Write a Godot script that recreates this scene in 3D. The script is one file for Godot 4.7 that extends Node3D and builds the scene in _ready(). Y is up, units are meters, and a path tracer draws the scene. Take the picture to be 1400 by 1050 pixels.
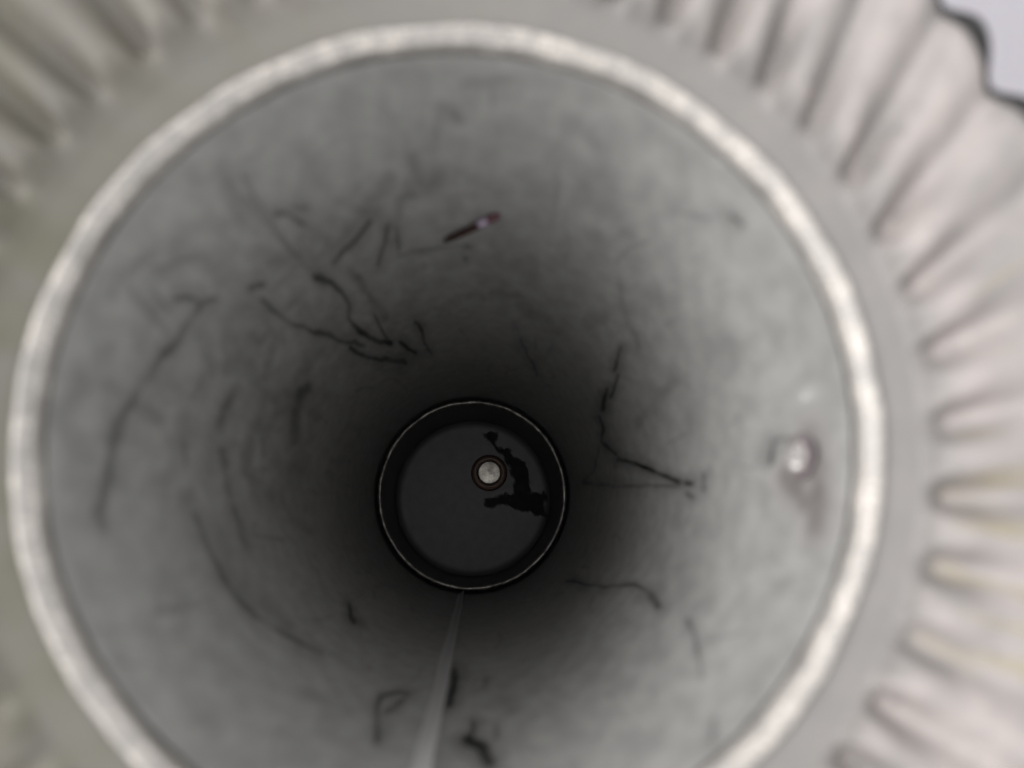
extends Node3D
# Looking down into a tapered grey metal tube with a fluted flange. Metres, y up; the rim lies at y = Y0.

const Y0 := 0.2628
const R_RIM := 0.040       # outer radius of the worn rim
const R_TOP := 0.0380      # inner radius of the tube at the rim
const R_LOW := 0.0347      # inner radius of the tube at the end cup
const DEPTH := 0.2096
const R_CUP := 0.033
const CUP_BOTTOM := 0.2595
const SEAM := 266.0        # degrees
const R_FLUTE := 0.0430    # where the flutes begin
const FLUTES := 47

var rng := RandomNumberGenerator.new()
var bend := FastNoiseLite.new()

# ------------------------------------------------------------------ helpers
func child(called: String, mesh: Mesh, mat: Material, parent: Node) -> MeshInstance3D:
	var o := MeshInstance3D.new()
	o.name = called
	o.mesh = mesh
	o.material_override = mat
	parent.add_child(o, true)
	return o

func polar(r: float, y: float, deg: float) -> Vector3:
	return Vector3(r * cos(deg_to_rad(deg)), y, -r * sin(deg_to_rad(deg)))

# a grid of points f(i, j) with uv g(i, j); normals from the grid itself; closed = the first and last column coincide
func grid(ni: int, nj: int, f: Callable, flip := false, uv_from := 0.0, uv_to := 1.0, v_from := 0.0, v_to := 1.0) -> ArrayMesh:
	var P := PackedVector3Array()
	var N := PackedVector3Array()
	var T := PackedVector2Array()
	var I := PackedInt32Array()
	var e := 0.02
	for i in ni + 1:
		for j in nj + 1:
			var a := float(i)
			var b := float(j)
			P.append(f.call(a, b))
			if P[-1].x * P[-1].x + P[-1].z * P[-1].z < 1e-9:
				b += 0.2
			var n: Vector3 = (f.call(a + e, b) - f.call(a - e, b)).cross(f.call(a, b + e) - f.call(a, b - e))
			b = float(j)
			N.append((-n if flip else n).normalized())
			T.append(Vector2(lerpf(uv_from, uv_to, a / ni), lerpf(v_from, v_to, b / nj)))
	for i in ni:
		for j in nj:
			var q := i * (nj + 1) + j
			var w := q + nj + 1
			if flip:
				I.append_array([q, w, q + 1, q + 1, w, w + 1])
			else:
				I.append_array([q, q + 1, w, q + 1, w + 1, w])
	var arr := []
	arr.resize(Mesh.ARRAY_MAX)
	arr[Mesh.ARRAY_VERTEX] = P
	arr[Mesh.ARRAY_NORMAL] = N
	arr[Mesh.ARRAY_TEX_UV] = T
	arr[Mesh.ARRAY_INDEX] = I
	var m := ArrayMesh.new()
	m.add_surface_from_arrays(Mesh.PRIMITIVE_TRIANGLES, arr)
	return m

# a surface of revolution about the y axis through a profile of (radius, height), smoothed by index
func lathe(profile: Array, n: int, wobble := 0.0) -> ArrayMesh:
	var k := profile.size() - 1
	return grid(n, k, func(i, j):
		var jj := clampf(j, 0.0, float(k))
		var lo := int(floor(minf(jj, k - 0.001)))
		var p: Vector2 = (profile[lo] as Vector2).lerp(profile[lo + 1], jj - lo)
		var a: float = i * 360.0 / n
		var r := p.x
		if wobble > 0.0:
			r += wobble * bend.get_noise_3d(cos(deg_to_rad(a)) * 170.0, p.y * 9000.0, sin(deg_to_rad(a)) * 170.0)
		return polar(r, p.y, a), true)

func arc(cx: float, cy: float, r: float, from: float, to: float, n: int) -> Array:
	var o := []
	for i in n + 1:
		var a := deg_to_rad(lerpf(from, to, float(i) / n))
		o.append(Vector2(cx + r * cos(a), cy + r * sin(a)))
	return o

# a mottled colour texture: two layers of seamless noise between two colours, and specks of a third
func mottle(seed_: int, size: int, freq: float, dark: Color, light: Color, speck: Color, specks: float) -> ImageTexture:
	var n1 := FastNoiseLite.new()
	n1.seed = seed_
	n1.frequency = freq
	n1.fractal_octaves = 5
	var n2 := FastNoiseLite.new()
	n2.seed = seed_ + 7
	n2.frequency = freq * 5.0
	n2.fractal_octaves = 3
	var a := n1.get_seamless_image(size, size).get_data()
	var b := n2.get_seamless_image(size, size).get_data()
	var d := PackedByteArray()
	d.resize(size * size * 3)
	for i in size * size:
		var t := clampf((0.65 * a[i] / 255.0 + 0.35 * b[i] / 255.0 - 0.5) * 1.9 + 0.5, 0.0, 1.0)
		var c := dark.lerp(light, t)
		var s := smoothstep(1.0 - specks, 1.0 - specks * 0.6, b[i] / 255.0)
		c = c.lerp(speck, s)
		d[i * 3] = int(c.r * 255.0)
		d[i * 3 + 1] = int(c.g * 255.0)
		d[i * 3 + 2] = int(c.b * 255.0)
	var im := Image.create_from_data(size, size, false, Image.FORMAT_RGB8, d)
	im.generate_mipmaps()
	return ImageTexture.create_from_image(im)

func metal(tex: Texture2D, per_metre: float, rough: float, metallic: float, tint := Color.WHITE) -> StandardMaterial3D:
	var m := StandardMaterial3D.new()
	m.albedo_color = tint
	m.roughness = rough
	m.metallic = metallic
	m.cull_mode = BaseMaterial3D.CULL_DISABLED
	if tex:
		m.albedo_texture = tex
		m.uv1_triplanar = true
		m.uv1_scale = Vector3.ONE * per_metre
	return m

func grey(v: float, warm := 0.0) -> Color:     # linear value to an sRGB colour
	return Color(v * (1.0 + warm), v, v * (1.0 - warm)).linear_to_srgb()

# ------------------------------------------------------------------ the wall's stains and scratches, and the seam's painted shadow
# each stroke: width (tenths of a picture step), strength (percent), then points as (angle, depth) in ten-thousandths
func strokes() -> Array:
	return [[80,50,3604,2284,3536,2519,3508,2882,3508,3261,3572,3532,3544,4127,3457,4671,3368,5121],
[110,55,3611,2269,3575,2395],
[90,28,4276,855,4229,1011,4212,1146,4138,1279],
[130,30,4218,1155,4359,1124,4450,1122,4576,997,4690,888],
[180,26,4637,961,4804,801,4979,691,5169,578,5335,474,5429,486],
[110,36,3977,1623,3901,1692],
[90,36,3972,1877,3965,2192,3945,2588,3856,3215,3739,3930,3595,4589],
[70,50,3708,4360,3616,5084,3445,5727,3303,6241],
[60,50,3266,5282,3147,5976],
[60,50,3042,4685,3007,5113,3020,5706,2982,6312],
[90,38,3129,1836,3293,2086,3454,2220],
[80,36,3030,2023,3078,2286,3176,2697],
[60,32,2973,2069,3000,2526],
[80,38,3601,1072,3551,1134,3492,1370],
[70,25,3510,1102,3421,1211],
[90,16,3631,509,3641,822,3650,1359,3620,2130],
[140,20,3369,2541,3361,3021,3304,3584,3290,4049],
[50,35,3372,3892,3362,5074],
[50,20,3022,2653,2754,2686,2525,2676],
[90,20,2544,2688,2487,2675],
[50,30,2529,2951,2519,2983],
[280,12,3978,1328,4011,1915,4077,2409],
[90,18,4124,1871,4059,2028,4064,2377,4186,2312,4166,2077],
[90,16,4220,473,4166,584,4079,716,3996,866],
[70,16,4315,605,4334,830],
[110,26,5356,1715,5522,1825,5718,1911,5862,1948,6032,2096,6190,2324,6473,2694],
[340,12,5529,2053,5861,2146,6174,2536],
[150,22,4519,2289,4682,2188,4820,2223],
[130,18,4950,2347,5208,2494,5416,2610,5591,2672],
[160,35,4212,4042,4476,4085,4685,4251],
[90,20,4566,1655,4703,1616],
[80,20,4956,1594,5076,1641],
[70,50,6296,4741,6447,4200],
[60,55,1078,3459,983,4072],
[50,50,920,4052,823,4800],
[70,60,913,4833,780,5442],
[50,50,745,5798,590,5961,501,6353,296,5703],
[70,62,226,5557,133,4745,21,3985,-69,3391,-112,3038],
[40,20,437,6616,196,7392,113,8660],
[60,26,105,8477,-51,5787,-105,4135,-159,2867],
[90,55,9872,2822,9852,2642],
[60,40,9905,2325,9803,2306],
[70,35,9786,2747,9757,2587],
[50,20,1155,2852,1050,2859,969,3008],
[40,15,1393,2183,1233,2640,1072,2942],
[220,10,461,4223,576,2583],
[50,40,8759,6694,8926,4458,9048,3466,9036,2840],
[110,60,9024,2784,8970,2410],
[60,30,8981,1642,8928,1366,8830,1034,8762,802],
[100,25,8654,320,8591,153],
[80,50,7121,2706,7042,2662,6954,2399,6982,2041,7053,1402],
[80,40,7114,2645,7078,2303,7043,2122],
[120,50,7555,2082,7558,1624],
[180,62,7547,1733,7613,1508,7645,1215],
[90,35,7695,1907,7695,1681],
[70,30,7663,3408,7635,3109],
[50,20,7572,3448,7547,3199],
[60,55,6298,4729,6355,4519,6442,4244],
[90,30,1068,325,1007,303],
[50,30,1962,5426,1834,6072,1645,6842],
[160,14,4320,209,4413,242],
[140,12,3704,419,3669,1113,3673,694],
[90,12,1310,757,1156,558],
[160,-20,115,598,-22,578],
[130,-25,165,464,54,511,-2,584],
[140,-10,9794,999,9681,832],
[100,50,9897,989,9999,940,10008,797,9974,650,9981,543,9949,396,9865,382],
[260,1019,9884,423,9769,356,9628,376],
[300,1018,9820,771,9728,569,9677,510],
[400,1018,9999,455,9831,341,9580,347],
[90,75,7412,3800,7417,3136,7411,2585]]  # shadow under the seam lip, painted onto the wall

func grime() -> Array:      # fine scratches along the tube and faint smudges, thickest on the upper left
	var o := []
	for i in 260:
		var u := rng.randf() * 10000.0
		var v := pow(rng.randf(), 1.4) * 7500.0
		var l := rng.randf_range(100.0, 900.0)
		var sl := rng.randf_range(-120.0, 120.0)
		o.append([rng.randf_range(20.0, 60.0), rng.randf_range(3.0, 10.0) * (-0.6 if i % 3 == 0 else 1.0), u, v, u + sl, v + l * 0.5, u + sl * rng.randf_range(0.5, 2.0), v + l])
	for i in 120:
		var u := rng.randfn(3900.0, 900.0)
		var v := rng.randf_range(200.0, 4500.0)
		var w := rng.randf_range(-260.0, 260.0)
		o.append([rng.randf_range(60.0, 330.0), rng.randf_range(4.0, 13.0), u, v, u + w, v + rng.randf_range(-200.0, 400.0), u + 1.6 * w, v + rng.randf_range(0.0, 700.0)])
	for i in 70:
		var u := rng.randf() * 10000.0
		var v := rng.randf_range(0.0, 3000.0)
		o.append([rng.randf_range(100.0, 500.0), rng.randf_range(2.0, 8.0), u, v, u + rng.randf_range(-200.0, 200.0), v + rng.randf_range(-100.0, 300.0)])
	return o

func wall_texture() -> ImageTexture:
	var W := 2048
	var H := 1024
	var dark := PackedFloat32Array()
	dark.resize(W * H)
	var brown := PackedFloat32Array()
	brown.resize(W * H)
	var all := grime()
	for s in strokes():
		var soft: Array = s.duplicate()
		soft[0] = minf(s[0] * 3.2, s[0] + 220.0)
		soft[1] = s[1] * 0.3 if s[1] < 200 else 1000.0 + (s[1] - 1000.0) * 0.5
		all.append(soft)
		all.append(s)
	for s in all:
		var wide: float = s[0] / 10.0
		var strength: float = s[1] / 100.0
		var rusty := strength > 2.0
		if rusty:
			strength -= 10.0
		var np: int = (s.size() - 2) / 2
		for k in maxi(np - 1, 1):
			var a := Vector2(s[2 + 2 * k], s[3 + 2 * k]) / 10000.0
			var b := a
			if np > 1:
				b = Vector2(s[4 + 2 * k], s[5 + 2 * k]) / 10000.0
			var steps := int(maxf(absf(b.x - a.x) * W, absf(b.y - a.y) * H) / 1.5) + 1
			for q in steps + 1:
				var c := a.lerp(b, float(q) / steps)
				var d := c.y * DEPTH
				var r := lerpf(R_TOP, R_LOW, c.y)
				var z := 0.0715 + d
				var jig := 0.85 + 0.4 * bend.get_noise_2d(c.x * 2500.0, c.y * 700.0)
				var au := maxf(0.95 * jig * wide * z / 1076.0 / (TAU * r) * W, 1.0)
				var dp := 1076.0 * absf(-r / (z * z) + (R_LOW - R_TOP) / DEPTH / z)
				var av := maxf(0.95 * jig * wide / dp / DEPTH * H, 1.0)
				var off := bend.get_noise_2d(c.x * 2500.0 + 90.0, c.y * 700.0)
				var cx := c.x * W + off * au * 0.4
				var cy := c.y * H + off * av * 0.4
				for y in range(maxi(int(cy - av), 0), mini(int(cy + av) + 1, H)):
					for x in range(int(cx - au), int(cx + au) + 1):
						var e := Vector2((x - cx) / au, (y - cy) / av).length()
						if e < 1.0:
							var at := y * W + posmod(x, W)
							var v := strength * 1.12 * (1.0 - e * e) * (1.0 - e * e) * (0.9 + 0.7 * bend.get_noise_2d(x * 0.7, y * 0.4))
							if (strength < 0.0 and v < dark[at] and dark[at] <= 0.0) or v > maxf(dark[at], 0.0):
								dark[at] = v
								if rusty:
									brown[at] = v
	var n1 := FastNoiseLite.new()
	n1.seed = 11
	n1.frequency = 0.006
	n1.fractal_octaves = 5
	var n2 := FastNoiseLite.new()
	n2.seed = 12
	n2.frequency = 0.05
	n2.fractal_octaves = 3
	var A := n1.get_seamless_image(W / 2, H / 2).get_data()
	var B := n2.get_seamless_image(W / 2, H / 2).get_data()
	var out := PackedByteArray()
	out.resize(W * H * 3)
	var base := Color(0.603, 0.60, 0.592)
	var grain := 7
	for y in H:
		for x in W:
			var i := y * W + x
			var h := (y >> 1) * (W / 2) + (x >> 1)
			var t := 0.87 + 0.07 * A[h] / 255.0 + 0.15 * B[h] / 255.0
			grain = (grain * 1103515245 + 12345) & 0x7fffffff
			t += 0.09 * (float(grain >> 16) / 32768.0 - 0.5)
			var k := t * (1.0 - dark[i])
			out[i * 3] = clampi(int(base.r * k * 255.0), 0, 255)
			out[i * 3 + 1] = clampi(int(base.g * k * (1.0 - 0.14 * brown[i]) * 255.0), 0, 255)
			out[i * 3 + 2] = clampi(int(base.b * k * (1.0 - 0.13 * brown[i]) * 255.0), 0, 255)
	var im := Image.create_from_data(W, H, false, Image.FORMAT_RGB8, out)
	im.generate_mipmaps()
	return ImageTexture.create_from_image(im)

# ------------------------------------------------------------------ the flange
func groove_angle(k: float) -> float:
	var turn := floorf(k / FLUTES)
	var q := k - turn * FLUTES
	var ks := [0.0, 6.0, 16.0, 18.0, 41.0, 42.0, 47.0]
	var an := [7.18, 54.79, 130.88, 145.55, 318.77, 325.96, 367.18]
	for i in 6:
		if q <= ks[i + 1]:
			return turn * 360.0 + lerpf(an[i], an[i + 1], (q - ks[i]) / (ks[i + 1] - ks[i]))
	return turn * 360.0 + 367.18

func edge_radius(deg: float) -> float:
	var d := wrapf(deg + 30.0, -180.0, 180.0) / 24.0
	return 0.0590 + 0.0012 * cos(deg_to_rad(deg - 50.0)) - 0.0034 * exp(-d * d) - 0.0022 * exp(-pow(wrapf(deg - 23.0, -180.0, 180.0) / 10.0, 2.0))

func skew(deg: float) -> float:
	var d := wrapf(deg - 30.0, -180.0, 180.0) / 32.0
	return 9.0 * exp(-d * d)

const RISE := 0.50
func uneven(k: float, step: float, shift: float) -> float:     # smooth random value, one per groove
	var lo := floorf(k)
	var a := bend.get_noise_1d(fposmod(lo, FLUTES) * step + shift)
	var b := bend.get_noise_1d(fposmod(lo + 1.0, FLUTES) * step + shift)
	return lerpf(a, b, smoothstep(0.0, 1.0, k - lo))

func flange_point(k: float, s: float) -> Vector3:     # k in flutes round the flange, s 0..1 from the flat ring to the edge
	var a := groove_angle(k)
	var r := lerpf(R_FLUTE, edge_radius(a), s)
	var u := k - floorf(k)
	var sharp := lerpf(3.2, 1.8, smoothstep(0.0, 0.5, s)) + 1.2 * smoothstep(0.6, 1.0, s)
	var hollow := pow(absf(cos(PI * u)), sharp)
	var upper_left := exp(-pow(wrapf(a - 130.0, -180.0, 180.0) / 55.0, 2.0))
	var faint := exp(-pow(wrapf(a - 212.0, -180.0, 180.0) / 30.0, 2.0))
	var lobe := smoothstep(lerpf(0.36, 0.02, smoothstep(0.15, 0.6, s)), lerpf(0.86, 1.0, smoothstep(0.1, 0.8, s)), sin(PI * u))
	var s0 := 0.06 + 0.10 * upper_left
	var depth := 0.0016 * smoothstep(s0 - 0.03, s0 + 0.12, s) * (1.0 - 0.65 * faint) * (1.0 + 0.6 * uneven(k, 13.0, 0.0))
	depth = depth * lerpf(1.0, lerpf(0.42, 0.9, upper_left), smoothstep(0.22, 0.55, s)) - 0.0001 * smoothstep(0.7, 1.0, s)
	var crown := 0.00045 * smoothstep(0.0, 0.25, s) * sin(PI * u)
	var raised := 0.0013 * lobe * smoothstep(s0 - 0.07, s0 + 0.05, s) * (1.0 - 0.6 * faint) * (1.0 - lerpf(0.62, 0.2, upper_left) * smoothstep(0.22, 0.55, s) + 0.12 * smoothstep(0.75, 1.0, s))
	var y := raised + (r - R_FLUTE) * RISE - 0.00005 - depth * hollow + crown
	var droop := maxf(s - 0.86, 0.0) / 0.14
	y -= 0.0012 * droop * droop
	y += 0.00025 * bend.get_noise_2d(a * 0.7, s * 14.0)
	var phi := a + skew(a) * log(r / R_FLUTE) / 0.3 + 2.0 * s * uneven(k, 31.0, 7.0)
	return polar(r, Y0 + 0.0002 + y, phi)

# paint of the flange, (angle, outward): blotches, yellowed streaks that run outward, olive grime with painted shade on the left
func flute_texture() -> ImageTexture:
	var im := Image.create(2048, 128, false, Image.FORMAT_RGB8)
	for x in 2048:
		var k := x * float(FLUTES) / 2048.0
		var a := groove_angle(k)
		var d := wrapf(a + 16.0, -180.0, 180.0) / 32.0
		var often := 0.10 + 0.42 * exp(-d * d)
		var dirt_and_shade := wrapf(a - 180.0, -180.0, 180.0) / 80.0  # olive grime plus painted shade, strongest on the left side
		dirt_and_shade = exp(-dirt_and_shade * dirt_and_shade)
		var c := cos(deg_to_rad(a)) * 900.0
		var s := sin(deg_to_rad(a)) * 900.0
		for y in 128:
			var n := 0.5 + 0.5 * bend.get_noise_3d(c, s, y * 0.45)
			var n2 := 0.5 + 0.5 * bend.get_noise_3d(c * 0.35 + 200.0, s * 0.35, y * 0.75)
			var n3 := 0.5 + 0.5 * bend.get_noise_3d(c * 1.6, s * 1.6, y * 3.0 + 500.0)
			var col := Color(0.455, 0.442, 0.437).lerp(Color(0.575, 0.547, 0.538), clampf((n2 - 0.5) * 2.0 + 0.5, 0.0, 1.0))
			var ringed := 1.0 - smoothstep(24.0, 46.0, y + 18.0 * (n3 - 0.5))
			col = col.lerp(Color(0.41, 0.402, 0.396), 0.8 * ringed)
			var yellow := smoothstep(1.0 - often, 1.2 - often, n) * smoothstep(40.0, 75.0, y + 22.0 * n2)
			col = col.lerp(Color(0.52, 0.49, 0.41), 0.7 * yellow)
			col = col.lerp(Color(0.325, 0.318, 0.262), dirt_and_shade * (0.66 + 0.8 * (n2 - 0.5)))
			col = col.lerp(Color(0.37, 0.37, 0.37), 0.5 * smoothstep(0.66, 0.85, n3))
			im.set_pixel(x, y, col)
	im.generate_mipmaps()
	return ImageTexture.create_from_image(im)

# ------------------------------------------------------------------
func _ready() -> void:
	rng.seed = 5
	bend.seed = 3
	bend.frequency = 0.02
	bend.fractal_octaves = 3

	# camera
	var cam := Camera3D.new()
	cam.name = "camera"
	var lens := CameraAttributesPhysical.new()
	lens.frustum_focal_length = 24.6
	lens.frustum_focus_distance = 0.29
	lens.frustum_near = 0.01
	lens.frustum_far = 200.0
	lens.exposure_aperture = 12.0
	cam.attributes = lens
	add_child(cam)
	var eye := Vector3(0.00191413, Y0 + 0.07171774, 0.00920954)
	cam.look_at_from_position(eye, eye + Vector3(0.04228191, -0.98451114, -0.17014717), Vector3(-0.0073006, 0.16999048, -0.98541866))
	cam.fov = 52.0
	cam.near = 0.01
	cam.far = 200.0
	cam.current = true

	# light: an even overcast sky and a broad soft sun from the upper left
	var img := Image.create(64, 32, false, Image.FORMAT_RGBF)
	for y in 32:
		var up := 1.0 - absf(y - 15.5) / 15.5 if y < 16 else 1.0
		for x in 64:
			var v := lerpf(0.76, 0.70, up) if y < 16 else 0.35
			img.set_pixel(x, y, Color(v, v, v))
	var sky_mat := PanoramaSkyMaterial.new()
	sky_mat.panorama = ImageTexture.create_from_image(img)
	var sky := Sky.new()
	sky.sky_material = sky_mat
	var env := Environment.new()
	env.background_mode = Environment.BG_SKY
	env.sky = sky
	env.tonemap_mode = Environment.TONE_MAPPER_LINEAR
	env.tonemap_exposure = 2.02
	env.sdfgi_enabled = true
	env.ssao_enabled = true
	env.ssil_enabled = true
	var we := WorldEnvironment.new()
	we.name = "world_environment"
	we.environment = env
	add_child(we)
	var sun := DirectionalLight3D.new()
	sun.name = "sun"
	sun.light_energy = 0.62
	sun.light_angular_distance = 45.0
	sun.light_color = Color(1.0, 0.99, 0.985)
	sun.shadow_enabled = true
	sun.look_at_from_position(Vector3(-1.0, 0.82, -0.1), Vector3.ZERO)
	add_child(sun)

	# the surface below
	var ground_mat := metal(mottle(41, 256, 0.01, Color(0.52, 0.51, 0.53), Color(0.55, 0.54, 0.56), Color(0.6, 0.6, 0.6), 0.0), 1.5, 0.9, 0.0)
	var ground := child("ground", lathe([Vector2(0.0004, 0.0), Vector2(0.3, 0.0), Vector2(2.0, 0.0), Vector2(60.0, 0.0)], 48), ground_mat, self)
	ground.set_meta("kind", "structure")
	ground.set_meta("label", "plain pale grey surface below the fluted flange")

	# the tube
	var tube := Node3D.new()
	tube.name = "fluted_tube"
	add_child(tube)
	tube.set_meta("label", "grey tapered metal tube with fluted flange, worn bright rim and bolted dark bottom")
	tube.set_meta("category", "metal tube")
	build_wall(tube)
	build_rim_and_flange(tube)
	build_end(tube)
	build_splinter()

func build_wall(tube: Node3D) -> void:
	var m := StandardMaterial3D.new()
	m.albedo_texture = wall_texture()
	m.roughness = 0.55
	m.metallic = 0.1
	m.cull_mode = BaseMaterial3D.CULL_DISABLED
	var shape := grid(288, 64, func(i, j):
		var a: float = i * 1.25
		var t: float = clampf(j / 64.0, -0.01, 1.01)
		var r := lerpf(R_TOP, R_LOW, t) - 0.0002 * exp(-t * t * 4000.0)
		r += 0.00012 * bend.get_noise_3d(cos(deg_to_rad(a)) * 60.0, t * 150.0, sin(deg_to_rad(a)) * 60.0)
		return polar(r, Y0 - 0.0022 - t * (DEPTH - 0.0022), a), true)
	var wall := child("tube_wall", shape, m, tube)
	# outside of the sheet
	var outer := lathe([Vector2(R_TOP + 0.0012, Y0 - 0.002), Vector2(0.5 * (R_TOP + R_LOW) + 0.0012, Y0 - DEPTH * 0.5), Vector2(R_LOW + 0.0012, Y0 - DEPTH), Vector2(R_LOW + 0.001, 0.0005), Vector2(0.0, 0.0005)], 96)
	child("outer_shell", outer, metal(null, 1, 0.5, 0.2, grey(0.36)), tube)
	# the lapped seam: a lip that lifts gently and ends in a step
	var seam := grid(8, 60, func(i, j):
		var c: float = clampf(i / 8.0, -0.02, 1.02)
		var t: float = clampf(j / 60.0, -0.01, 1.01)
		var r := lerpf(R_TOP, R_LOW, t)
		var lift := -0.0002 + 0.0021 * pow(clampf(c / 0.86, 0.0, 1.0), 2.0) - 0.0030 * smoothstep(0.88, 1.0, c)
		var wob := 0.25 * bend.get_noise_1d(t * 400.0)
		return polar(r - lift, Y0 - 0.002 - t * (DEPTH - 0.004), SEAM - 5.2 + 5.6 * minf(c, 0.9) - 1.0 * maxf(c - 0.9, 0.0) + wob - 0.6 * (1.0 - t)), true)
	child("seam", seam, metal(null, 1, 0.42, 0.15, Color(0.75, 0.745, 0.745)), wall)
	# the rivet in the side, sitting in its dull ring
	var at := polar(R_TOP - 0.0007, Y0 - 0.0133, 356.4)
	var out := Vector3(-at.x, 0.0, -at.z).normalized()
	var head := grid(28, 20, func(i, j):
		var th: float = clampf(j / 20.0, 0.0, 1.0) * PI
		var ph: float = i * TAU / 28.0
		var d := Vector3(sin(th) * cos(ph), cos(th), sin(th) * sin(ph))
		return d * 0.0019 * (1.0 + 0.75 * bend.get_noise_3d(d.x * 32.0, d.y * 32.0 + 40.0, d.z * 32.0)), true)
	var h := child("rivet", head, metal(mottle(91, 128, 0.05, Color(0.5, 0.48, 0.48), Color(0.82, 0.81, 0.80), Color(0.52, 0.46, 0.46), 0.2), 250.0, 0.42, 0.4), wall)
	var up := out.cross(Vector3.UP).normalized()
	h.transform = Transform3D(Basis(up, out * 0.6, Vector3.UP * 1.25), at)
	var ring := TorusMesh.new()
	ring.inner_radius = 0.0016
	ring.outer_radius = 0.0024
	var g := child("rivet_collar", ring, metal(null, 1, 0.6, 0.2, Color(0.46, 0.42, 0.43)), wall)
	g.transform = Transform3D(Basis(up * 1.05, out * 0.45, Vector3.UP * 1.5), at - out * -0.0001)

func build_rim_and_flange(tube: Node3D) -> void:
	# worn rim: an upright bead whose rounded top catches the light
	var prof := [Vector2(0.0382, Y0 - 0.0034)]
	prof.append_array(arc(0.0386, Y0 - 0.0012, 0.0004, 190.0, 125.0, 5))
	prof.append_array(arc(0.0394, Y0 - 0.0006, 0.0006, 115.0, -10.0, 7))
	prof.append(Vector2(0.0400, Y0 - 0.0014))
	var rim_mat := metal(mottle(21, 512, 0.022, grey(0.23, 0.05), grey(0.52, 0.085), grey(0.17, 0.03), 0.45), 22.0, 0.5, 0.1)
	child("rim", lathe(prof, 240, 0.00034), rim_mat, tube)
	# the flat ring, then the flutes
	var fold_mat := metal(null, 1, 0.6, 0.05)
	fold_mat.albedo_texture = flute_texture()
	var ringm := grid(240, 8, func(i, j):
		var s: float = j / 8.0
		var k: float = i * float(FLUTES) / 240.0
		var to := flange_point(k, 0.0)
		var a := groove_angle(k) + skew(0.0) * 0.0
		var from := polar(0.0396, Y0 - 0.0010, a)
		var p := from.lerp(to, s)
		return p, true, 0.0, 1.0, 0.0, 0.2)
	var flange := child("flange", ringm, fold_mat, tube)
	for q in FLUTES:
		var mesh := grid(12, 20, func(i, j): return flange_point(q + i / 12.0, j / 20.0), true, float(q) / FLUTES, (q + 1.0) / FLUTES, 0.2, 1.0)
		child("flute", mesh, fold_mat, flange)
	# black bead added for the shade along the scalloped edge, thick on the outer flank of each lobe
	var shade_bead := grid(FLUTES * 16, 8, func(i, j):
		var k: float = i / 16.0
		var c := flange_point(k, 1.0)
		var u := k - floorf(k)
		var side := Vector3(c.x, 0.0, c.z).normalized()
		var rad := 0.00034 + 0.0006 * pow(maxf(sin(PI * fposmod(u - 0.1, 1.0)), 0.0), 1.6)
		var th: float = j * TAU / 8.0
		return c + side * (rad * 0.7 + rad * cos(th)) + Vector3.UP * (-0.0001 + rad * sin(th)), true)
	child("edge_shade", shade_bead, metal(null, 1, 0.7, 0.0, Color(0.03, 0.025, 0.025)), flange)

# the disc's dull coat and its black wet stain, in (angle, radius)
func disc_texture() -> ImageTexture:
	var xy := [42, -269, 82, -274, 107, -254, 92, -229, 122, -199, 157, -199, 172, -164, 212, -154, 232, -115, 222, -75, 236, -36, 231, -16, 300, -21, 305, 81, 270, 81, 201, 52, 123, 33, 54, 38, 44, 13, 93, -6, 162, -11, 172, -55, 162, -105, 142, -144, 122, -179, 82, -224, 52, -244]
	var pts := PackedVector2Array()
	for i in xy.size() / 2:
		pts.append(Vector2(xy[2 * i], xy[2 * i + 1]) * 0.0001)
	var W := 1024
	var H := 256
	var im := Image.create(W, H, false, Image.FORMAT_RGB8)
	for y in H:
		var r := 0.0330 * (y + 0.5) / H
		for x in W:
			var a := TAU * x / W
			var p := Vector2(r * cos(a), -r * sin(a))
			var wet := 0.0
			if p.x > 0.0 and p.y > -0.031 and p.y < 0.012:
				for q in 4:
					var w := p * 9000.0 + Vector2(q * 3.0, q * 5.0)
					var warp := Vector2(bend.get_noise_2d(w.x, w.y), bend.get_noise_2d(w.x + 300.0, w.y)) * 0.0020
					if Geometry2D.is_point_in_polygon(p + warp + Vector2(0.00022 * (q % 2), 0.00022 * (q / 2)), pts):
						wet += 0.25
			var n := 0.5 + 0.5 * bend.get_noise_2d(p.x * 9000.0, p.y * 9000.0)
			var f := 0.5 + 0.5 * bend.get_noise_2d(p.x * 60000.0, p.y * 60000.0)
			var c := Color(0.52, 0.51, 0.525).lerp(Color(0.58, 0.565, 0.575), 0.8 * n + 0.2 * f)
			c = c.lerp(Color(0.35, 0.34, 0.34), smoothstep(0.72, 0.85, f) * 0.6)
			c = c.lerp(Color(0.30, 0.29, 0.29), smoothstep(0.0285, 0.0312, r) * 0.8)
			im.set_pixel(x, y, c.lerp(Color(0.10, 0.10, 0.105).lerp(Color(0.18, 0.18, 0.18), n * n), wet))
	im.generate_mipmaps()
	return ImageTexture.create_from_image(im)

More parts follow.
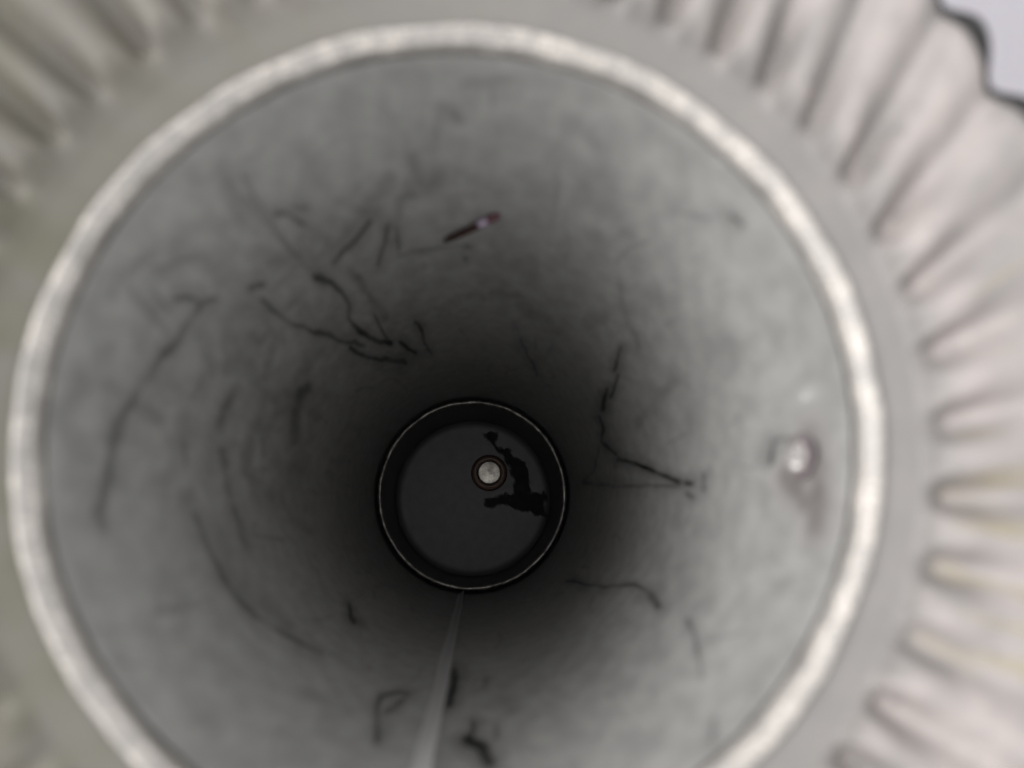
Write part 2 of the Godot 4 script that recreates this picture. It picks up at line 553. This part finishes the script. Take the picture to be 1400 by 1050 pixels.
func build_end(tube: Node3D) -> void:
	var cup := child("end_cup", lathe([Vector2(R_CUP - 0.0003, Y0 - DEPTH), Vector2(R_CUP - 0.0005, Y0 - DEPTH - 0.01), Vector2(R_CUP - 0.0006, Y0 - CUP_BOTTOM + 0.002), Vector2(R_CUP - 0.0010, Y0 - CUP_BOTTOM)], 128), metal(null, 1, 0.6, 0.0, Color(0.42, 0.41, 0.41)), tube)
	# rolled lip of the cup
	var lip := []
	lip.append_array(arc(R_CUP - 0.0004, Y0 - DEPTH, 0.0007, -60.0, 240.0, 10))
	child("lip", lathe(lip, 240, 0.00022), metal(mottle(81, 256, 0.03, Color(0.30, 0.29, 0.28), Color(0.80, 0.78, 0.75), Color(0.35, 0.33, 0.31), 0.3), 30.0, 0.38, 0.6), cup)
	# outside wall of the cup, deep in the gap
	child("cup_skirt", lathe([Vector2(R_CUP, Y0 - DEPTH), Vector2(R_CUP, Y0 - DEPTH - 0.02)], 96), metal(null, 1, 0.7, 0.0, Color(0.12, 0.12, 0.12)), cup)
	var floor_y := Y0 - CUP_BOTTOM
	var disc_mat := metal(null, 1, 0.45, 0.05)
	disc_mat.metallic_specular = 0.2
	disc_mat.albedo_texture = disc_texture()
	var flat := []
	for i in 15:
		flat.append(Vector2(maxf(0.00001, 0.0308 * i / 14.0), floor_y))
	flat.append(Vector2(0.0319, floor_y + 0.0011))
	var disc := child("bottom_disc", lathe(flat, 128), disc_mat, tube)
	# bolt head on a copper washer
	var bp := Vector3(0.0066, floor_y, -0.0102)
	var washer := child("washer", lathe([Vector2(0.0046, 0.0005), Vector2(0.0064, 0.0007), Vector2(0.0072, 0.0005), Vector2(0.0076, 0.0)], 64), metal(null, 1, 0.4, 0.6, Color(0.34, 0.27, 0.24)), disc)
	washer.position = bp
	var bolt := child("bolt", lathe([Vector2(0.00001, 0.0030), Vector2(0.002, 0.00299), Vector2(0.0043, 0.00296), Vector2(0.0048, 0.0028), Vector2(0.0051, 0.0024), Vector2(0.0052, 0.0)], 64, 0.0001), metal(mottle(61, 256, 0.03, Color(0.50, 0.48, 0.46), Color(0.80, 0.78, 0.74), Color(0.42, 0.40, 0.38), 0.25), 30.0, 0.34, 0.9), disc)
	bolt.position = bp
	child("bolt_collar", lathe(arc(0.0059, 0.0009, 0.0005, 0.0, 360.0, 10), 64), metal(null, 1, 0.35, 0.7, Color(0.5, 0.42, 0.38)), bolt)

func on_wall(deg: float, depth: float, lift: float) -> Vector3:
	return polar(lerpf(R_TOP, R_LOW, depth / DEPTH) - lift, Y0 - depth, deg)

func build_splinter() -> void:
	# a short brown stick with a pale band, stuck to the wall
	var a := on_wall(96.1, 0.0536, 0.0005)
	var b := on_wall(82.7, 0.0422, 0.0005)
	var top := Node3D.new()
	top.name = "wood_splinter"
	add_child(top)
	var axis := (b - a).normalized()
	var side := axis.cross(Vector3(0.0, 0.0, 1.0)).normalized()
	top.transform = Transform3D(Basis(side, axis, side.cross(axis)), a)
	var L := a.distance_to(b)
	var brown := metal(mottle(71, 128, 0.05, Color(0.16, 0.09, 0.08), Color(0.24, 0.14, 0.12), Color(0.2, 0.1, 0.1), 0.1), 300.0, 0.7, 0.0)
	child("shaft", lathe([Vector2(0.0, 0.0), Vector2(0.0003, 0.0001), Vector2(0.00052, L * 0.15), Vector2(0.00055, L * 0.5), Vector2(0.0006, L * 0.68)], 12, 0.0002), brown, top)
	child("band", lathe([Vector2(0.0006, L * 0.68), Vector2(0.00066, L * 0.70), Vector2(0.00066, L * 0.82), Vector2(0.0006, L * 0.84)], 12), metal(null, 1, 0.7, 0.0, Color(0.62, 0.57, 0.64)), top)
	child("tip", lathe([Vector2(0.0006, L * 0.84), Vector2(0.00068, L * 0.90), Vector2(0.0006, L * 0.98), Vector2(0.0, L * 1.03)], 12), metal(null, 1, 0.7, 0.0, Color(0.34, 0.22, 0.24)), top)
	top.set_meta("label", "short dark brown wood splinter with pale lilac band stuck inside the tube")
	top.set_meta("category", "splinter")
